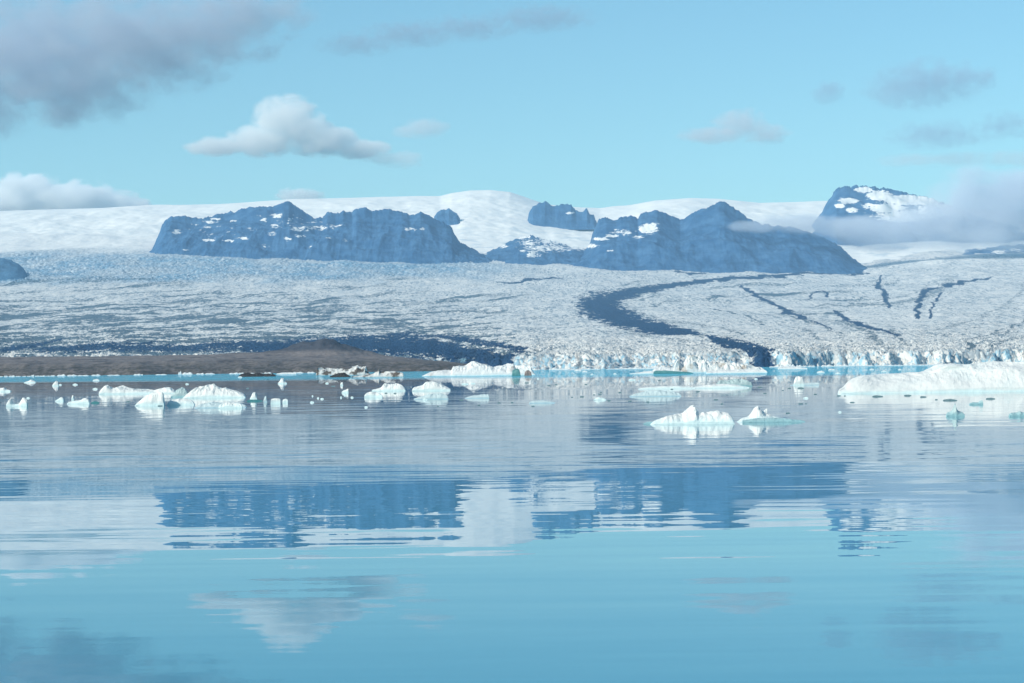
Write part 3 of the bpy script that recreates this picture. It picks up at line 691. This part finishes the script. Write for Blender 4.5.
b = berg('teal diamond of ice with a thin spike, below the long low white iceberg', [(946.5, 415), (949, 412.6), (953, 411), (955, 408.5), (956, 404), (957, 404), (958, 408.8), (960, 411), (963.5, 412.2), (965.8, 415)], 416.3, TEAL, depth=0.8, rough=.08)
berg('teal lump of ice cut by the right edge of the picture', [(1009, 415), (1012, 413), (1017, 412.8), (1021, 411.4), (1026, 413), (1030, 415.5)], 416.5, TEAL, depth=0.6)
berg('grey floe with a fin at its right end, below the long low white iceberg', [(969, 403.4), (974, 402.2), (979, 402.4), (981, 400.6), (983, 400.2), (984, 404)], 404.6, TEAL, depth=0.4, cat='ice floe', name='ice_floe')
berg('small white low iceberg at the glacier front, left of the long low white iceberg', [(778, 367.6), (784, 366.6), (792, 366.5), (800, 367), (808, 368.2)], 369.2, ICEFAR, depth=0.3, cat='ice floe', name='ice_floe')

# --- dark wet bits and small pale bits floating in the calm water
rng = random.Random(4)
dark_bits = [(582, 396.5, 6), (594, 394.5, 2.5), (600, 394.3, 5), (601, 392, 3), (620, 392.2, 4.5), (609, 400.4, 5), (630, 400.8, 5.5), (648, 401.7, 4.5), (672, 389, 4), (698, 391.3, 5.5), (716, 399.5, 6),
             (722, 403.6, 4), (765, 393.3, 5), (760, 387, 7), (783, 390, 2.5), (789.5, 388, 5), (801, 388, 9), (815.5, 394, 4.5), (801, 403.6, 7), (806, 403.4, 2), (788, 412.8, 6), (839, 395.6, 6), (845, 395.6, 2.5),
             (852.5, 402.2, 6.5), (908, 395.4, 10), (923.5, 396.7, 9), (936.5, 399.5, 4), (950.5, 400.3, 18), (991, 398.6, 12), (586, 384.2, 4), (659.5, 380.3, 4), (527, 382.6, 6), (549, 385.3, 5), (556, 384.4, 4), (572, 397, 2.5),
             (533, 405.9, 5), (499, 402.6, 4.5), (512, 402.2, 4), (479, 405, 4), (462, 399.6, 4), (386, 393, 4), (395, 393.2, 4), (461, 399.5, 5), (438, 406, 3), (128, 401.3, 6), (247.5, 388.2, 4), (333, 386, 6), (160, 405.7, 7), (878, 396.3, 14), (747, 387.4, 4)]
seen_first = None
for (x, y, wdt) in dark_bits:
    wdt *= 0.85; hh = max(0.38, wdt * 0.09)
    berg('small dark wet bit of ice floating in the calm water', [(x - wdt / 2, y - .1), (x - wdt * .28, y - hh * .7), (x + wdt * rng.uniform(-.1, .2), y - hh), (x + wdt * .33, y - hh * .5), (x + wdt / 2, y - .1)], y + .4, DARK,
         depth=0.6, cat='ice chunk', group='small dark bits of ice in the lagoon', name='ice_chunk')
pale_bits = [(75, 384.6, 6), (95, 389, 6), (28, 398, 4), (312, 402.2, 5), (318, 398, 2.5), (312.5, 396, 2), (322, 398.8, 4), (352, 397.3, 3.5), (327, 383.2, 4), (465, 384, 8), (473, 383.4, 5), (366, 407, 4), (632, 379.8, 8), (615, 374, 4), (592, 374.4, 3.5),
             (600, 399.8, 14), (641, 394.8, 10), (756, 378.8, 4), (821, 372.5, 9), (838, 373.6, 6), (832, 370, 8), (578, 370.8, 8), (585, 371.8, 6), (240, 377.2, 5), (345, 395, 3), (341, 397.3, 2), (840, 412, 4), (538, 378.6, 2.5), (96, 380.5, 8), (60, 384.8, 4), (187, 384, 4), (425, 399.6, 6), (884, 371.5, 6), (872, 369.5, 5), (900, 369.6, 4), (806, 398, 6)]
for (x, y, wdt) in pale_bits:
    hh = max(0.9, wdt * 0.2)
    berg('small pale bit of ice floating in the lagoon', [(x - wdt / 2, y - .1), (x - wdt * .28, y - hh * .6), (x + wdt * rng.uniform(-.1, .2), y - hh), (x + wdt * .33, y - hh * .5), (x + wdt / 2, y - .1)], y + .4, ICE if y > 385 else ICEFAR,
         depth=0.6, cat='ice chunk', group='small pale bits of ice in the lagoon', name='ice_chunk')
# --- brash ice stranded along the foot of the brown shore and of the glacier
x = -6.0
while x < 312:
    wdt = rng.uniform(3, 14)
    y = 376.9 - x * 0.0124 - 0.15
    hh = rng.choice([.7, .9, 1.1, 1.4, 1.9])
    if 176 < x < 194: hh += 1.8
    if 62 < x < 72: hh += .8
    if rng.random() < .82:
        berg('white piece of brash ice stranded along the foot of the brown shore', [(x, y - .1), (x + wdt * .2, y - hh * .8), (x + wdt * .45, y - hh * .55), (x + wdt * rng.uniform(.55, .8), y - hh), (x + wdt, y - .1)], y, ICEFAR, depth=0.5, rough=.15,
             cat='brash ice', group='brash ice along the brown shore', name='brash_ice')
    x += wdt * rng.uniform(.8, 1.2)
x = 538.0
while x < 945:
    wdt = rng.uniform(4, 16)
    y = 376.75 - x * 0.0124
    hh = rng.choice([1.0, 1.3, 1.6, 2.2, 2.8])
    if not (655 < x < 765) and rng.random() < .9:
        berg('white piece of brash ice floating along the foot of the glacier', [(x, y - .1), (x + wdt * .2, y - hh * .8), (x + wdt * .45, y - hh * .55), (x + wdt * rng.uniform(.55, .8), y - hh), (x + wdt, y - .1)], y, ICEFAR, depth=0.5, rough=.15,
             cat='brash ice', group='brash ice along the glacier front', name='brash_ice')
    x += wdt * rng.uniform(.7, 1.0)

# ------------------------------------------------------------------ haze
hz = NT('haze')
pv = hz.n('ShaderNodeVolumePrincipled')
pv.inputs['Color'].default_value = (0.45, 0.74, 1.0, 1)
pv.inputs['Density'].default_value = 1.85e-5
hz.l(pv.outputs[0], hz.out.inputs['Volume'])
hx0, hx1, hy0, hy1, hz0, hz1 = -11800, 11800, -300, 29500, -12, 2750
me = bpy.data.meshes.new('haze')
vs = [(x, y, z) for z in (hz0, hz1) for y in (hy0, hy1) for x in (hx0, hx1)]
me.from_pydata(vs, [], [(0, 2, 3, 1), (4, 5, 7, 6), (0, 1, 5, 4), (2, 6, 7, 3), (0, 4, 6, 2), (1, 3, 7, 5)])
o = link('haze', me, hz.m); o['kind'] = 'stuff'

# ------------------------------------------------------------------ clouds
def cloud(label, lobes, Yc, dens, color=(1.0, 1.0, 1.0), detail=1.0, thick=0.9, soft=0.5, name='cloud', wisp=0.8):
    """lobes: (px, py, rx, ry) in the picture, put at depth Yc; real ellipsoids of vapour."""
    L = []
    for (x, y, rx, ry) in lobes:
        rx *= 1.12; ry *= 1.18
        tx, tz = ray(x, y)
        s = Yc / FPX
        L.append((tx * Yc, Yc + rng.uniform(-.2, .2) * rx * s, CAM_Z + tz * Yc, rx * s, rx * s * thick, ry * s))
    c0 = np.mean([l[:3] for l in L], 0)
    bm = bmesh.new()
    for (x, y, z, a, b_, c_) in L:
        bmesh.ops.create_icosphere(bm, subdivisions=3, radius=1.0, matrix=Matrix.Translation((x - c0[0], y - c0[1], z - c0[2])) @ Matrix.Diagonal((a * 1.12, b_ * 1.12, c_ * 1.12, 1)))
    me = bpy.data.meshes.new(name); bm.to_mesh(me); bm.free()
    m = NT('vapour')
    o = link(name, me, m.m, tuple(c0))
    rm = o.modifiers.new('union', 'REMESH'); rm.mode = 'VOXEL'
    rm.voxel_size = min(min(l[5] for l in L) * 0.22, 400)
    P = m.obj()
    acc = None
    for (x, y, z, a, b_, c_) in L:
        q = m.vmath('MULTIPLY', m.vmath('SUBTRACT', P, (x - c0[0], y - c0[1], z - c0[2])), (1 / a, 1 / b_, 1 / c_))
        d = m.vmath('LENGTH', q, out=1)
        f = m.math('SUBTRACT', 1.0, d)
        acc = f if acc is None else m.math('MAXIMUM', acc, f)
    ref = max(l[5] for l in L)
    nz = m.noise(m.scaled(P, 0.7, 0.7, 1.0), detail * 1.1 / ref, 6, 0.62)
    nn = m.math('MULTIPLY', m.math('SUBTRACT', nz, 0.5), wisp * 2.6)
    f = m.math('ADD', acc, nn)
    f = m.ramp(f, 0.02, 0.02 + soft)
    f = m.math('MULTIPLY', f, m.ramp(acc, -0.1, 0.15))
    pv = m.n('ShaderNodeVolumePrincipled')
    pv.inputs['Color'].default_value = (*color, 1)
    pv.inputs['Anisotropy'].default_value = -0.25
    m.l(m.math('MULTIPLY', f, dens), pv.inputs['Density'])
    m.l(pv.outputs[0], m.out.inputs['Volume'])
    m.m.cycles.volume_step_rate = 0.4
    return tag(o, label, 'cloud')

GREY = (0.95, 0.96, 0.985)  # grey clouds below: self-shadow put into the vapour colour as lower albedo
cloud('large dark grey cloud filling the upper left corner of the sky', [(30, 50, 120, 58), (130, 44, 115, 50), (205, 25, 90, 38), (-50, 75, 100, 60), (60, 88, 90, 36), (250, 12, 70, 24)], 41000, 0.0010, (.70, .74, .84), detail=3.0, soft=.8, wisp=1.15)  # shaded underside is put into the darkened vapour colour
cloud('thin dark streak of cloud high above the long jagged mountain', [(360, 45, 45, 11), (410, 36, 52, 13), (470, 26, 55, 11), (540, 16, 60, 12)], 41000, 0.0009, (.50, .62, .78), detail=1.8, soft=.9, wisp=1.2)
cloud('white heaped cloud with a flat base above the left mountain', [(287, 120, 33, 23), (262, 140, 36, 15), (218, 147, 34, 9), (322, 141, 38, 15), (360, 149, 30, 9), (305, 130, 30, 17)], 34000, 0.0032, detail=2.0, soft=.35)
cloud('small pale puff of cloud trailing right of the white heaped cloud', [(385, 158, 24, 7), (405, 160, 20, 9)], 34000, 0.0014, detail=1.0)
cloud('small grey lens of cloud above the ice cap', [(423, 128, 26, 10), (412, 131, 22, 7)], 34000, 0.0013, GREY, detail=.8)
cloud('bright white cloud rising behind the ice cap at the left edge', [(28, 199, 44, 23), (75, 203, 46, 20), (118, 206, 32, 15), (-30, 203, 45, 23)], 37000, 0.0055, detail=2.0, soft=.35)
cloud('tiny white cloud cap behind the ice cap crest, above the left mountain', [(300, 197, 24, 9), (290, 196, 14, 8)], 37000, 0.0035, detail=1.6, soft=.4)
cloud('pinkish grey flat based cloud in the open sky right of centre', [(740, 123, 30, 15), (712, 136, 36, 8), (765, 135, 26, 10)], 34000, 0.0014, (.88, .86, .90), detail=1.8)
cloud('faint dark blue puff, smallest in the upper right sky', [(828, 92, 18, 12)], 34000, 0.0013, (.50, .62, .78))
cloud('faint ragged grey cloud in the upper right sky', [(930, 82, 60, 24), (900, 92, 38, 15), (965, 78, 38, 16)], 34000, 0.0011, (.50, .62, .78), detail=2.0, soft=.9, wisp=1.2)
cloud('faint thin grey veil of cloud below the ragged grey cloud, by the right edge', [(935, 135, 50, 14), (1005, 126, 36, 14), (960, 138, 40, 8)], 34000, 0.0009, (.50, .62, .78), detail=2.0, soft=.9, wisp=1.2)
cloud('long pale pinkish streak of cloud above the low cloud bank at the right edge', [(910, 160, 36, 6), (960, 158, 40, 7), (1015, 159, 40, 8)], 34000, 0.0006, (.92, .9, .92), detail=1.0)
cloud('low grey cloud bank hiding the foot of the far right mountain', [(1000, 209, 78, 45), (945, 221, 66, 28), (1065, 207, 70, 56), (890, 230, 60, 19), (845, 227, 42, 13), (795, 223, 46, 11), (760, 226, 30, 7)], 18900, 0.0050, (.76, .81, .88), detail=1.2, name='cloud', thick=.45)  # low cloud in front of the mountain, lying inside the haze box
